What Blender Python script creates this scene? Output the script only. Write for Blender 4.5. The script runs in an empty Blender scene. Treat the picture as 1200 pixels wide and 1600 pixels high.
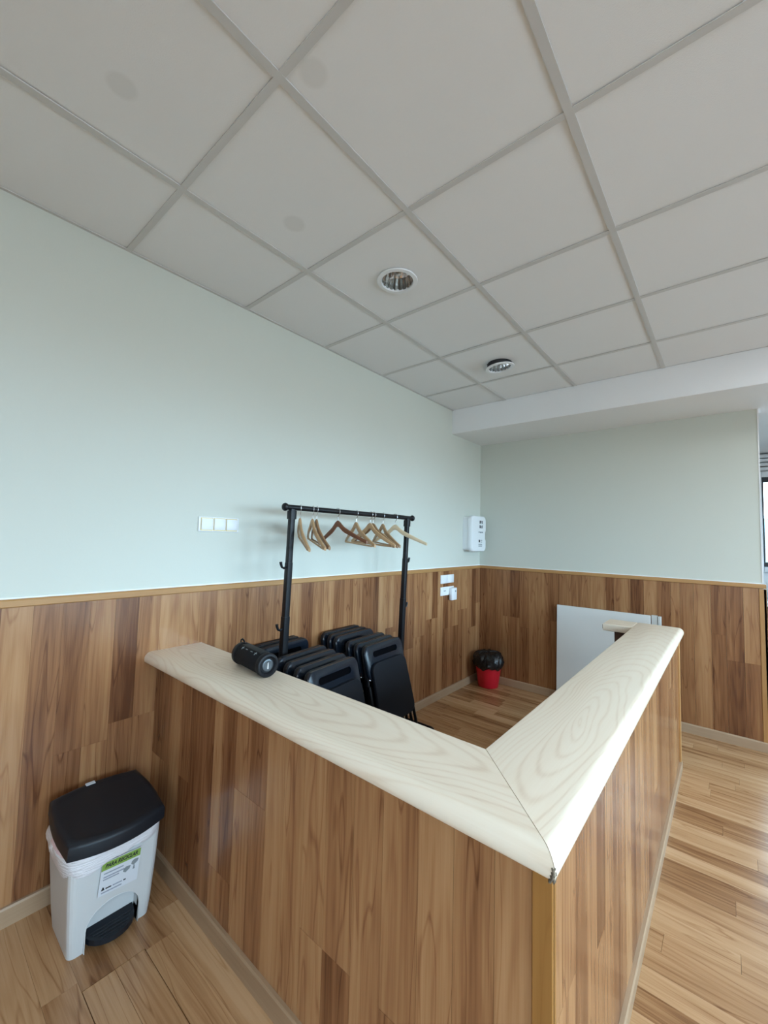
import bpy, bmesh, math, random
from mathutils import Matrix, Vector, Euler, noise

random.seed(7)
SC = bpy.context.scene
COL = SC.collection
R = math.radians

# ------------------------------------------------------------------ camera
cam_d = bpy.data.cameras.new('camera')
cam = bpy.data.objects.new('camera', cam_d)
COL.objects.link(cam)
cam_d.sensor_fit = 'HORIZONTAL'
cam_d.sensor_width = 36.0
cam_d.lens = 644.5 / 1200.0 * 36.0
cam_d.clip_start = 0.02
c_r = Vector((0.76733064, 0.64072498, 0.02598463))
c_u = Vector((0.02034371, -0.06482491, 0.99768926))
c_f = Vector((-0.64092888, 0.76502891, 0.06277686))
cam.matrix_world = Matrix(((c_r.x, c_u.x, -c_f.x, 2.0842),
                           (c_r.y, c_u.y, -c_f.y, 0.0),
                           (c_r.z, c_u.z, -c_f.z, 1.4565),
                           (0, 0, 0, 1)))
SC.camera = cam

# ------------------------------------------------------------------ light and exposure
SC.view_settings.view_transform = 'Standard'
SC.view_settings.look = 'None'
SC.view_settings.gamma = 1.0
SC.view_settings.use_curve_mapping = False
SC.view_settings.exposure = 3.23
SKY_STRENGTH = 2.6
PANEL_STRENGTH = 3.0
try:
    SC.cycles.use_denoising = True
    SC.cycles.max_bounces = 7
    SC.cycles.diffuse_bounces = 5
    SC.cycles.glossy_bounces = 4
    SC.cycles.transparent_max_bounces = 8
    SC.cycles.sample_clamp_indirect = 6.0
    SC.cycles.caustics_reflective = False
    SC.cycles.caustics_refractive = False
except Exception:
    pass

world = bpy.data.worlds.new('overcast_sky')
SC.world = world
world.use_nodes = True
wn = world.node_tree
wn.nodes.clear()
w_out = wn.nodes.new('ShaderNodeOutputWorld')
w_bg = wn.nodes.new('ShaderNodeBackground')
w_tc = wn.nodes.new('ShaderNodeTexCoord')
w_sx = wn.nodes.new('ShaderNodeSeparateXYZ')
w_rp = wn.nodes.new('ShaderNodeValToRGB')
w_mr = wn.nodes.new('ShaderNodeMapRange')
wn.links.new(w_tc.outputs['Generated'], w_sx.inputs[0])
wn.links.new(w_sx.outputs['Z'], w_mr.inputs['Value'])
w_mr.inputs['From Min'].default_value = -1.0
w_mr.inputs['From Max'].default_value = 1.0
wn.links.new(w_mr.outputs['Result'], w_rp.inputs['Fac'])
w_rp.color_ramp.elements[0].position = 0.47
w_rp.color_ramp.elements[0].color = (0.23, 0.265, 0.30, 1)
w_rp.color_ramp.elements[1].position = 0.51
w_rp.color_ramp.elements[1].color = (0.57, 0.79, 1.0, 1)
wn.links.new(w_rp.outputs['Color'], w_bg.inputs['Color'])
w_bg.inputs['Strength'].default_value = SKY_STRENGTH
wn.links.new(w_bg.outputs[0], w_out.inputs[0])

# room measures
H = 2.735          # tiled ceiling
HS = 2.50          # lower ceiling
YS = 3.51          # face of the lower ceiling
YB = 4.124         # back wall
XE = 2.265         # free end of the back wall
XR = 5.0           # right wall with windows
YF = -3.0          # wall behind the photographer
YN = 6.17          # far wall of the next room
HW = 1.19          # top of the wood wainscot
CT = 0.903         # counter top height

WIN_R = [(-1.4, 0.1), (0.5, 2.1), (2.5, 4.1), (4.5, 5.8)]     # windows in the right wall (y0,y1)
WZ0, WZ1 = 0.95, 2.25
WIN_F = [(3.2, 4.7)]             # window in the wall behind the photographer (x0,x1)

def portal(name, loc, rot, sx, sy):
    l = bpy.data.lights.new(name, 'AREA')
    l.shape = 'RECTANGLE'; l.size = sx; l.size_y = sy
    try:
        l.cycles.is_portal = True
    except Exception:
        pass
    o = bpy.data.objects.new(name, l); COL.objects.link(o)
    o.location = loc; o.rotation_euler = rot
    return o
for (a, b) in WIN_R:
    portal('window_portal', (XR + 0.10, (a + b) / 2, (WZ0 + WZ1) / 2), (0, R(90), 0), WZ1 - WZ0, b - a)
for (a, b) in WIN_F:
    portal('window_portal', ((a + b) / 2, YF - 0.10, (WZ0 + WZ1) / 2), (R(90), 0, 0), b - a, WZ1 - WZ0)
portal('window_portal', (2.95, YN + 0.06, 1.76), (R(-90), 0, 0), 1.2, 1.0)

# ------------------------------------------------------------------ materials
def principled(name, col, rough=0.5, metal=0.0, spec=0.5, **kw):
    m = bpy.data.materials.new(name); m.use_nodes = True
    nt = m.node_tree
    b = nt.nodes['Principled BSDF']
    b.inputs['Base Color'].default_value = (*col, 1)
    b.inputs['Roughness'].default_value = rough
    b.inputs['Metallic'].default_value = metal
    b.inputs['Specular IOR Level'].default_value = spec
    for k, v in kw.items():
        b.inputs[k.replace('_', ' ')].default_value = v
    return m

def N(nt, t, **kw):
    n = nt.nodes.new(t)
    for k, v in kw.items():
        setattr(n, k, v)
    return n

def math_n(nt, op, a, b=None, c=None, clamp=False):
    n = N(nt, 'ShaderNodeMath', operation=op, use_clamp=clamp)
    for i, v in enumerate((a, b, c)):
        if v is None: continue
        if isinstance(v, (int, float)): n.inputs[i].default_value = v
        else: nt.links.new(v, n.inputs[i])
    return n.outputs[0]

def vmul(nt, v, s):
    n = N(nt, 'ShaderNodeVectorMath', operation='MULTIPLY')
    nt.links.new(v, n.inputs[0]); n.inputs[1].default_value = s
    return n.outputs[0]

def noise_n(nt, v, scale, detail=2.0, rough=0.5):
    n = N(nt, 'ShaderNodeTexNoise')
    nt.links.new(v, n.inputs['Vector'])
    n.inputs['Scale'].default_value = scale
    n.inputs['Detail'].default_value = detail
    n.inputs['Roughness'].default_value = rough
    return n.outputs['Fac']

def wood(name, tones, rough=0.36, ring=0.5, ringfreq=190.0, streak=1.0, line=0.5, spec=0.5, warp=0.06, zs=0.07, fibre=0.25, coat=0.0, wdet=1.5, wz=1.6, rpow=2.2, spread=0.5):
    """grain runs along local Z of the object; every object (and mesh island) gets its own tone"""
    m = bpy.data.materials.new(name); m.use_nodes = True
    nt = m.node_tree; b = nt.nodes['Principled BSDF']
    tc = N(nt, 'ShaderNodeTexCoord'); oi = N(nt, 'ShaderNodeObjectInfo'); ge = N(nt, 'ShaderNodeNewGeometry')
    rnd = math_n(nt, 'FRACT', math_n(nt, 'ADD', oi.outputs['Random'], ge.outputs['Random Per Island']))
    off = N(nt, 'ShaderNodeCombineXYZ')
    nt.links.new(math_n(nt, 'MULTIPLY', rnd, 37.0), off.inputs[0])
    nt.links.new(math_n(nt, 'MULTIPLY', rnd, 71.0), off.inputs[1])
    nt.links.new(math_n(nt, 'MULTIPLY', rnd, 23.0), off.inputs[2])
    add = N(nt, 'ShaderNodeVectorMath', operation='ADD')
    nt.links.new(tc.outputs['Object'], add.inputs[0]); nt.links.new(off.outputs[0], add.inputs[1])
    P = add.outputs[0]
    r2 = math_n(nt, 'FRACT', math_n(nt, 'MULTIPLY', rnd, 17.31))
    # broad streaks inside a strip
    n1 = noise_n(nt, vmul(nt, P, (30, 30, 0.9)), 1.0, 4.0, 0.62)
    n2 = noise_n(nt, vmul(nt, P, (9, 9, 0.9)), 1.0, 1.0)
    # cathedral rings
    sx = N(nt, 'ShaderNodeSeparateXYZ'); nt.links.new(tc.outputs['Object'], sx.inputs[0])
    nw = noise_n(nt, vmul(nt, P, (6, 6, wz)), 1.0, wdet, 0.5)
    xw = math_n(nt, 'ADD', sx.outputs[0], math_n(nt, 'MULTIPLY', math_n(nt, 'SUBTRACT', nw, 0.5), warp))
    xw = math_n(nt, 'ADD', xw, math_n(nt, 'MULTIPLY', math_n(nt, 'SUBTRACT', r2, 0.5), 0.07))
    zz = math_n(nt, 'MULTIPLY', math_n(nt, 'ADD', sx.outputs[2], math_n(nt, 'MULTIPLY', math_n(nt, 'SUBTRACT', rnd, 0.5), 1.2)), zs)
    d = math_n(nt, 'SQRT', math_n(nt, 'ADD', math_n(nt, 'MULTIPLY', xw, xw), math_n(nt, 'MULTIPLY', zz, zz)))
    rs = math_n(nt, 'SINE', math_n(nt, 'MULTIPLY', d, ringfreq * 2.6))
    rs = math_n(nt, 'POWER', math_n(nt, 'MULTIPLY_ADD', rs, 0.5, 0.5), rpow)
    # fibres
    nf = noise_n(nt, vmul(nt, P, (240, 240, 5)), 1.0, 2.0, 0.65)
    # thin dark line (heart streak)
    nl = noise_n(nt, vmul(nt, P, (16, 16, 1.3)), 1.0, 1.0)
    ln = math_n(nt, 'SUBTRACT', 1.0, math_n(nt, 'DIVIDE', math_n(nt, 'ABSOLUTE', math_n(nt, 'SUBTRACT', nl, 0.47)), 0.014), None, True)
    # tone
    t = math_n(nt, 'MULTIPLY_ADD', math_n(nt, 'SUBTRACT', rnd, 0.5), spread, 0.56)
    t = math_n(nt, 'ADD', t, math_n(nt, 'MULTIPLY', math_n(nt, 'SUBTRACT', n1, 0.5), 1.0 * streak))
    t = math_n(nt, 'ADD', t, math_n(nt, 'MULTIPLY', math_n(nt, 'SUBTRACT', n2, 0.5), 0.55 * streak))
    t = math_n(nt, 'SUBTRACT', t, math_n(nt, 'MULTIPLY', rs, ring * 0.30))
    t = math_n(nt, 'ADD', t, math_n(nt, 'MULTIPLY', math_n(nt, 'SUBTRACT', nf, 0.5), fibre))
    t = math_n(nt, 'SUBTRACT', t, math_n(nt, 'MULTIPLY', ln, line * 0.5))
    rp = N(nt, 'ShaderNodeValToRGB')
    nt.links.new(t, rp.inputs['Fac'])
    el = rp.color_ramp.elements
    for i, c in enumerate(tones):
        p = i / (len(tones) - 1)
        e = el[0] if i == 0 else (el[-1] if i == len(tones) - 1 else el.new(p))
        e.position = p; e.color = (*c, 1)
    nt.links.new(rp.outputs['Color'], b.inputs['Base Color'])
    b.inputs['Roughness'].default_value = rough
    b.inputs['Specular IOR Level'].default_value = spec
    b.inputs['Coat Weight'].default_value = coat
    b.inputs['Coat Roughness'].default_value = 0.16
    bp = N(nt, 'ShaderNodeBump'); bp.inputs['Strength'].default_value = 0.06; bp.inputs['Distance'].default_value = 0.001
    nt.links.new(nf, bp.inputs['Height']); nt.links.new(bp.outputs[0], b.inputs['Normal'])
    return m

def painted(name, c1, c2, rough=0.7, scale=3.0, bump=0.08, bscale=180.0, spec=0.3):
    m = principled(name, c1, rough, 0, spec)
    nt = m.node_tree; b = nt.nodes['Principled BSDF']
    tc = N(nt, 'ShaderNodeTexCoord')
    n = noise_n(nt, tc.outputs['Object'], scale, 3.0)
    mx = N(nt, 'ShaderNodeMix', data_type='RGBA')
    nt.links.new(n, mx.inputs['Factor'])
    mx.inputs['A'].default_value = (*c1, 1); mx.inputs['B'].default_value = (*c2, 1)
    nt.links.new(mx.outputs['Result'], b.inputs['Base Color'])
    nb = noise_n(nt, tc.outputs['Object'], bscale, 2.0)
    bp = N(nt, 'ShaderNodeBump'); bp.inputs['Strength'].default_value = bump; bp.inputs['Distance'].default_value = 0.002
    nt.links.new(nb, bp.inputs['Height']); nt.links.new(bp.outputs[0], b.inputs['Normal'])
    return m

def emissive(name, col, strength):
    m = bpy.data.materials.new(name); m.use_nodes = True
    nt = m.node_tree; nt.nodes.clear()
    e = N(nt, 'ShaderNodeEmission'); o = N(nt, 'ShaderNodeOutputMaterial')
    e.inputs[0].default_value = (*col, 1); e.inputs[1].default_value = strength
    nt.links.new(e.outputs[0], o.inputs[0])
    return m

def glass_pane(name):
    m = bpy.data.materials.new(name); m.use_nodes = True
    nt = m.node_tree; nt.nodes.clear()
    o = N(nt, 'ShaderNodeOutputMaterial'); t = N(nt, 'ShaderNodeBsdfTransparent'); g = N(nt, 'ShaderNodeBsdfGlossy')
    t.inputs[0].default_value = (0.93, 0.97, 0.97, 1); g.inputs['Roughness'].default_value = 0.02
    f = N(nt, 'ShaderNodeFresnel'); f.inputs[0].default_value = 1.45
    mx = N(nt, 'ShaderNodeMixShader')
    nt.links.new(f.outputs[0], mx.inputs[0]); nt.links.new(t.outputs[0], mx.inputs[1]); nt.links.new(g.outputs[0], mx.inputs[2])
    nt.links.new(mx.outputs[0], o.inputs[0])
    return m

def tile_mat(name, stains=()):
    m = painted(name, (0.80, 0.80, 0.80), (0.83, 0.83, 0.83), 0.85, 2.0, 0.25, 260.0, 0.2)
    if stains:
        nt = m.node_tree; b = nt.nodes['Principled BSDF']
        tc = nt.nodes['Texture Coordinate'] if 'Texture Coordinate' in nt.nodes else N(nt, 'ShaderNodeTexCoord')
        src = b.inputs['Base Color'].links[0].from_socket
        for (x, y, r) in stains:
            v = N(nt, 'ShaderNodeVectorMath', operation='DISTANCE')
            nt.links.new(tc.outputs['Object'], v.inputs[0]); v.inputs[1].default_value = (x, y, 0)
            f = math_n(nt, 'SUBTRACT', 1.0, math_n(nt, 'DIVIDE', math_n(nt, 'SUBTRACT', v.outputs['Value'], r * 0.7), r * 0.3, None, True), None, True)
            mx = N(nt, 'ShaderNodeMix', data_type='RGBA')
            nt.links.new(math_n(nt, 'MULTIPLY', f, 0.13), mx.inputs['Factor'])
            nt.links.new(src, mx.inputs['A']); mx.inputs['B'].default_value = (0.30, 0.28, 0.22, 1)
            src = mx.outputs['Result']
        nt.links.new(src, b.inputs['Base Color'])
    return m

T_WALL = [(0.112, 0.040, 0.016), (0.199, 0.080, 0.032), (0.286, 0.129, 0.055), (0.373, 0.185, 0.081), (0.436, 0.233, 0.108)]
T_FLOOR = [(0.189, 0.083, 0.032), (0.303, 0.152, 0.067), (0.410, 0.224, 0.106), (0.492, 0.289, 0.147), (0.558, 0.347, 0.192)]
T_TOP = [(0.533, 0.384, 0.266), (0.689, 0.538, 0.399), (0.805, 0.677, 0.537), (0.844, 0.739, 0.608), (0.863, 0.768, 0.646)]
T_TRIM = [(0.250, 0.110, 0.032), (0.350, 0.170, 0.055), (0.440, 0.230, 0.084), (0.500, 0.276, 0.114)]
T_BASE = [(0.240, 0.143, 0.079), (0.344, 0.225, 0.137), (0.424, 0.292, 0.187), (0.480, 0.345, 0.230)]
M = {}
M['plank'] = wood('laminate_plank', T_WALL, 0.26, 0.40, 130.0, 1.1, 0.6, 0.5, spread=0.62, fibre=0.36)
M['floor'] = wood('laminate_floor', T_FLOOR, 0.26, 0.4, 130.0, 1.15, 0.65, 0.5, spread=0.55, fibre=0.36)
M['top'] = wood('pale_beech_top', T_TOP, 0.30, 0.66, 160.0, 0.40, 0.0, 0.35, warp=0.16, zs=0.13, fibre=0.20, wdet=1.0, wz=1.7, rpow=3.5, spread=0.1)
M['trim'] = wood('honey_pine_trim', T_TRIM, 0.42, 0.2, 120.0, 0.6, 0.1, 0.4)
M['trim_d'] = wood('varnished_corner_trim', [(0.18, 0.068, 0.014), (0.27, 0.115, 0.027), (0.35, 0.165, 0.045)], 0.38, 0.2, 120.0, 0.9, 0.3, 0.45)
M['base'] = wood('baseboard_wood', T_BASE, 0.4, 0.2, 120.0, 0.5, 0.1, 0.4)
M['dwood'] = wood('dark_inner_wood', [(0.07, 0.032, 0.02), (0.12, 0.058, 0.036), (0.17, 0.085, 0.052)], 0.5, 0.3, 120, 0.6, 0.2)
M['hang_l'] = wood('light_hanger_wood', [(0.36, 0.21, 0.10), (0.50, 0.31, 0.16), (0.60, 0.40, 0.22)], 0.4, 0.3, 150, 0.6, 0.1)
M['hang_p'] = wood('pale_hanger_wood', [(0.55, 0.42, 0.25), (0.68, 0.53, 0.34), (0.74, 0.60, 0.42)], 0.4, 0.3, 150, 0.5, 0.1)
M['hang_m'] = wood('mid_hanger_wood', [(0.20, 0.11, 0.055), (0.30, 0.17, 0.085), (0.38, 0.23, 0.12)], 0.4, 0.3, 150, 0.6, 0.1)
M['hang_t'] = wood('tan_hanger_wood', [(0.26, 0.145, 0.068), (0.38, 0.225, 0.11), (0.46, 0.285, 0.15)], 0.4, 0.3, 150, 0.6, 0.1)
M['hang_d'] = wood('cherry_hanger_wood', [(0.10, 0.035, 0.015), (0.17, 0.062, 0.028), (0.22, 0.088, 0.04)], 0.35, 0.3, 150, 0.6, 0.1)
M['paint'] = painted('pale_green_paint', (0.61, 0.625, 0.56), (0.625, 0.64, 0.575), 0.6, 1.6, 0.10, 140.0)
M['white'] = painted('white_paint', (0.85, 0.85, 0.86), (0.87, 0.87, 0.88), 0.6, 2.0, 0.06, 140.0)
M['lowceil'] = painted('plaster_white', (0.80, 0.795, 0.79), (0.82, 0.815, 0.81), 0.7, 2.0, 0.06, 140.0)
M['tile'] = tile_mat('ceiling_tile_mineral')
M['grid'] = principled('ceiling_grid_grey', (0.60, 0.59, 0.575), 0.5)
M['under'] = principled('subfloor', (0.06, 0.035, 0.02), 0.9)
M['black'] = principled('black_powder_metal', (0.006, 0.006, 0.008), 0.40, 0, 0.35)
M['chairback'] = principled('dark_navy_plastic', (0.007, 0.011, 0.019), 0.22, 0, 0.45)
M['chairseat'] = principled('dark_navy_vinyl', (0.004, 0.0055, 0.010), 0.55, 0, 0.25)
M['rubber'] = principled('black_rubber', (0.005, 0.005, 0.007), 0.55, 0, 0.3)
M['fabric'] = painted('black_speaker_mesh', (0.004, 0.004, 0.006), (0.008, 0.008, 0.011), 0.75, 400.0, 0.5, 900.0, 0.2)
M['steel'] = principled('bright_steel', (0.7, 0.7, 0.72), 0.25, 1.0)
M['chrome'] = principled('reflector_chrome', (0.80, 0.80, 0.80), 0.18, 1.0)
M['wplastic'] = principled('white_plastic', (0.80, 0.81, 0.83), 0.35)
M['wplastic2'] = principled('white_box_plastic', (0.82, 0.84, 0.86), 0.4)
M['gold'] = principled('gold_trim', (0.55, 0.42, 0.20), 0.35, 0.6)
M['dark'] = principled('dark_slot', (0.02, 0.02, 0.022), 0.6)
M['slot'] = principled('deep_black', (0.002, 0.002, 0.003), 0.9, 0, 0.05)
M['ink'] = principled('black_print', (0.015, 0.018, 0.022), 0.6)
M['inkg'] = principled('grey_print', (0.22, 0.25, 0.27), 0.6)
M['ink_b'] = principled('blue_grey_print', (0.30, 0.33, 0.40), 0.6)
M['greenlab'] = principled('green_label', (0.22, 0.36, 0.07), 0.5)
M['wlabel'] = principled('white_label', (0.66, 0.69, 0.74), 0.5)
M['binbody'] = painted('light_grey_bin_plastic', (0.60, 0.615, 0.62), (0.62, 0.635, 0.64), 0.42, 4.0, 0.05, 300.0)
M['binlid'] = painted('charcoal_bin_lid', (0.009, 0.012, 0.017), (0.012, 0.015, 0.021), 0.42, 5.0, 0.1, 500.0, 0.35)
M['bag'] = principled('white_bin_bag', (0.78, 0.78, 0.82), 0.38)
def wrinkle(m, sc, st):
    nt = m.node_tree; b = nt.nodes['Principled BSDF']; tc = N(nt, 'ShaderNodeTexCoord')
    n = noise_n(nt, vmul(nt, tc.outputs['Object'], sc), 1.0, 3.0, 0.6)
    bp = N(nt, 'ShaderNodeBump'); bp.inputs['Strength'].default_value = st; bp.inputs['Distance'].default_value = 0.006
    nt.links.new(n, bp.inputs['Height']); nt.links.new(bp.outputs[0], b.inputs['Normal'])
wrinkle(M['bag'], (30, 22, 150), 0.9)
M['bagpink'] = principled('pink_bag_tape', (0.74, 0.55, 0.57), 0.4)
M['blackbag'] = principled('black_bin_bag', (0.006, 0.006, 0.007), 0.18)
wrinkle(M['blackbag'], (60, 60, 70), 0.8)
M['red'] = principled('red_bucket_plastic', (0.58, 0.010, 0.025), 0.42)
M['board'] = painted('white_melamine', (0.72, 0.72, 0.70), (0.74, 0.74, 0.72), 0.4, 1.5, 0.02, 200.0)
M['alu'] = principled('pale_aluminium', (0.72, 0.74, 0.72), 0.35, 0.3)
M['glass'] = glass_pane('window_glass')
M['wframe'] = principled('white_window_frame', (0.78, 0.80, 0.82), 0.4)
M['bframe'] = principled('black_window_frame', (0.012, 0.012, 0.015), 0.4)
M['lattice'] = principled('brown_lattice_metal', (0.10, 0.07, 0.05), 0.5)
M['view_wall'] = painted('added_view_wall_paint', (0.16, 0.22, 0.23), (0.20, 0.26, 0.27), 0.8, 2.0)
M['screen'] = principled('blue_grey_cover', (0.25, 0.32, 0.45), 0.4)
M['panel'] = emissive('led_panel_diffuser', (0.84, 0.94, 1.0), PANEL_STRENGTH)

# ------------------------------------------------------------------ mesh helpers
class MB:
    def __init__(s): s.v = []; s.f = []; s.mi = []
    def add(s, verts, faces, mi=0):
        o = len(s.v); s.v += [tuple(v) for v in verts]
        s.f += [tuple(i + o for i in f) for f in faces]; s.mi += [mi] * len(faces)
        return s
    def box(s, a, b, mi=0, M_=None):
        x0, y0, z0 = a; x1, y1, z1 = b
        v = [Vector(p) for p in ((x0,y0,z0),(x1,y0,z0),(x1,y1,z0),(x0,y1,z0),(x0,y0,z1),(x1,y0,z1),(x1,y1,z1),(x0,y1,z1))]
        if M_: v = [M_ @ p for p in v]
        return s.add(v, [(0,3,2,1),(4,5,6,7),(0,1,5,4),(1,2,6,5),(2,3,7,6),(3,0,4,7)], mi)
    def bbox(s, a, b, r, seg=2, mi=0, M_=None):
        bm = bmesh.new()
        bmesh.ops.create_cube(bm, size=1)
        for v in bm.verts:
            v.co = Vector([a[i] + (v.co[i] + .5) * (b[i] - a[i]) for i in range(3)])
        bmesh.ops.bevel(bm, geom=bm.edges[:], offset=r, segments=seg, affect='EDGES', profile=0.5)
        s.bm(bm, mi, M_); return s
    def bm(s, bm, mi=0, M_=None):
        bm.verts.index_update()
        v = [(M_ @ q.co if M_ else q.co.copy()) for q in bm.verts]
        s.add(v, [[q.index for q in f.verts] for f in bm.faces], mi); bm.free(); return s
    def ring_loft(s, rings, cap=True, closed=True, mi=0):
        n = len(rings[0]); v = [p for r in rings for p in r]; f = []
        for k in range(len(rings) - 1):
            for i in range(n if closed else n - 1):
                j = (i + 1) % n
                f.append((k*n+i, k*n+j, (k+1)*n+j, (k+1)*n+i))
        if cap:
            f.append(tuple(range(n))[::-1]); f.append(tuple((len(rings)-1)*n + i for i in range(n)))
        return s.add(v, f, mi)
    def tube(s, pts, r, n=10, mi=0, closed=False):
        pts = [Vector(p) for p in pts]; rings = []; up = None
        m = len(pts)
        for i, p in enumerate(pts):
            if closed: d = (pts[(i+1) % m] - pts[i-1]).normalized()
            else: d = (pts[min(i+1, m-1)] - pts[max(i-1, 0)]).normalized()
            if up is None:
                up = Vector((0,0,1)) if abs(d.z) < .9 else Vector((1,0,0))
            a = d.cross(up).normalized(); up = a.cross(d).normalized()
            rr = r[i] if isinstance(r, (list, tuple)) else r
            rings.append([p + (a*math.cos(t) + up*math.sin(t))*rr for t in [2*math.pi*k/n for k in range(n)]])
        if closed:
            rings.append(rings[0]); return s.ring_loft(rings, cap=False, mi=mi)
        return s.ring_loft(rings, mi=mi)
    def lathe(s, prof, n=28, mi=0, M_=None, cap=True):
        rings = []
        for (r, z) in prof:
            ring = [Vector((r*math.cos(2*math.pi*k/n), r*math.sin(2*math.pi*k/n), z)) for k in range(n)]
            rings.append([M_ @ p for p in ring] if M_ else ring)
        return s.ring_loft(rings, cap=cap, mi=mi)
    def prism(s, outline, d0, d1, axis='y', mi=0, M_=None):
        """outline of (u,w); extruded along axis from d0 to d1"""
        def P(u, w, d):
            p = {'y': (u, d, w), 'x': (d, u, w), 'z': (u, w, d)}[axis]
            return M_ @ Vector(p) if M_ else Vector(p)
        return s.ring_loft([[P(u, w, d0) for u, w in outline], [P(u, w, d1) for u, w in outline]], mi=mi)
    def build(s, name, mats, parent=None, loc=(0,0,0), rot=None, smooth=False, fixn=True):
        me = bpy.data.meshes.new(name); me.from_pydata(s.v, [], s.f)
        for m in (mats if isinstance(mats, (list, tuple)) else [mats]): me.materials.append(m)
        me.polygons.foreach_set('material_index', s.mi)
        if fixn:
            bm = bmesh.new(); bm.from_mesh(me); bmesh.ops.recalc_face_normals(bm, faces=bm.faces); bm.to_mesh(me); bm.free()
        if smooth:
            me.polygons.foreach_set('use_smooth', [True]*len(me.polygons))
            try: me.set_sharp_from_angle(angle=R(40))
            except Exception: pass
        me.update()
        return link(name, me, parent, loc, rot)

def link(name, data, parent=None, loc=(0,0,0), rot=None):
    o = bpy.data.objects.new(name, data); COL.objects.link(o)
    o.location = loc
    if rot is not None: o.rotation_euler = rot
    if parent: o.parent = parent
    return o
def tag(o, label, cat, group=None):
    o['label'] = label; o['category'] = cat
    if group: o['group'] = group
    return o
def thing(name, label, cat, loc=(0,0,0), rot=(0,0,0), group=None):
    return tag(link(name, None, None, loc, rot), label, cat, group)
def struct(o, label=None, cat=None):
    o['kind'] = 'structure'
    if label: o['label'] = label
    if cat: o['category'] = cat
    return o
def rrect(w, h, r, seg=5, cx=0, cy=0):
    pts = []
    for (sx, sy, a0) in ((1,1,0),(-1,1,90),(-1,-1,180),(1,-1,270)):
        for k in range(seg+1):
            a = R(a0 + 90*k/seg)
            pts.append((cx + sx*(w/2-r) + r*math.cos(a), cy + sy*(h/2-r) + r*math.sin(a)))
    return pts
def boolean(o, cutter, op='DIFFERENCE'):
    md = o.modifiers.new('b', 'BOOLEAN'); md.operation = op; md.object = cutter; md.solver = 'EXACT'
    dg = bpy.context.evaluated_depsgraph_get(); dg.update()
    me = bpy.data.meshes.new_from_object(o.evaluated_get(dg))
    o.modifiers.clear(); o.data = me
    bpy.data.objects.remove(cutter)
def text_mesh(name, body, size, mat, parent, loc, rot, depth=0.0004, shear=0.0, sx=1.0, bold=0.0):
    cu = bpy.data.curves.new(name, 'FONT'); cu.body = body; cu.size = size; cu.extrude = depth
    cu.align_x = 'CENTER'; cu.align_y = 'CENTER'; cu.shear = shear; cu.offset = bold; cu.resolution_u = 2
    t = bpy.data.objects.new(name, cu); COL.objects.link(t)
    dg = bpy.context.evaluated_depsgraph_get(); dg.update()
    me = bpy.data.meshes.new_from_object(t.evaluated_get(dg))
    bpy.data.objects.remove(t)
    me.materials.clear(); me.materials.append(mat)
    for v in me.vertices: v.co.x *= sx
    return link(name, me, parent, loc, rot)

ROT_LEFT = Euler((0, 0, R(90)))                                                   # faces +x : X->y, Y->-x
ROT_ALONGX = Matrix(((0,0,1),(1,0,0),(0,1,0))).to_euler()                         # X->y, Y->z, Z->x
ROT_ALONGY = Matrix(((1,0,0),(0,0,1),(0,-1,0))).to_euler()                        # X->x, Z->y, Y->-z
_pm = {}
def plank_mesh(w, l, t, mat, name='plank'):
    k = (round(w, 3), round(l, 3), round(t, 4), mat.name)
    if k not in _pm:
        b = MB().box((-k[0]/2, -t/2, -k[1]/2), (k[0]/2, t/2, k[1]/2))
        me = bpy.data.meshes.new(name); me.from_pydata(b.v, [], b.f); me.materials.append(mat)
        _pm[k] = me
    return _pm[k]
GAP = 0.0007
def wall_planks(parent, bounds, z0, z1, place, rot, mat, jz, name='plank', seed=1, joint_p=0.62, t=0.012):
    """vertical strips between successive bounds; place(u, z, proud) gives the centre"""
    rg = random.Random(seed); js = None
    for i in range(len(bounds) - 1):
        u0, u1 = bounds[i], bounds[i+1]
        if i % 2 == 0 or js is None:
            js = rg.uniform(*jz) if rg.random() < joint_p else None
        j = js
        if j is not None and rg.random() < 0.10: j = min(max(j + rg.uniform(-.16, .16), jz[0]), jz[1])
        cuts = [z0] + ([j] if j else []) + [z1]
        for a, b in zip(cuts[:-1], cuts[1:]):
            o = link(name, plank_mesh(u1-u0-GAP, b-a-GAP, t, mat), parent, place((u0+u1)/2, (a+b)/2, rg.uniform(-.0003, .0003)), rot)

# ------------------------------------------------------------------ the setting: walls
def wall_with_openings(name, x0, x1, y0, y1, z0, z1, opens, mat, along='y'):
    m = MB(); cur = y0 if along == 'y' else x0; end = y1 if along == 'y' else x1
    def b(a, c, za, zb):
        if along == 'y': m.box((x0, a, za), (x1, c, zb))
        else: m.box((a, y0, za), (c, y1, zb))
    for (a, c, za, zb) in opens:
        b(cur, a, z0, z1); b(a, c, z0, za); b(a, c, zb, z1); cur = c
    b(cur, end, z0, z1)
    return struct(m.build(name, mat))

wl = struct(MB().box((-0.2, YF-0.2, -0.02), (0.0, YN+0.3, 2.95)).build('wall_left', M['paint']))
wb = struct(MB().box((0.0, YB, -0.02), (XE, YB+0.13, 2.95)).build('wall_back', M['paint']))
wf = wall_with_openings('wall_front', 0.0, XR+0.2, YF-0.2, YF, -0.02, 2.95, [(a, b, WZ0, WZ1) for a, b in WIN_F], M['white'], 'x')
wr = wall_with_openings('wall_right', XR, XR+0.2, YF, YN+0.3, -0.02, 2.95, [(a, b, WZ0, WZ1) for a, b in WIN_R], M['white'])
wfar = wall_with_openings('wall_far', 0.0, XR, YN, YN+0.2, -0.02, 2.95, [(2.37, 3.55, 1.25, 2.235)], M['white'], 'x')

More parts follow.
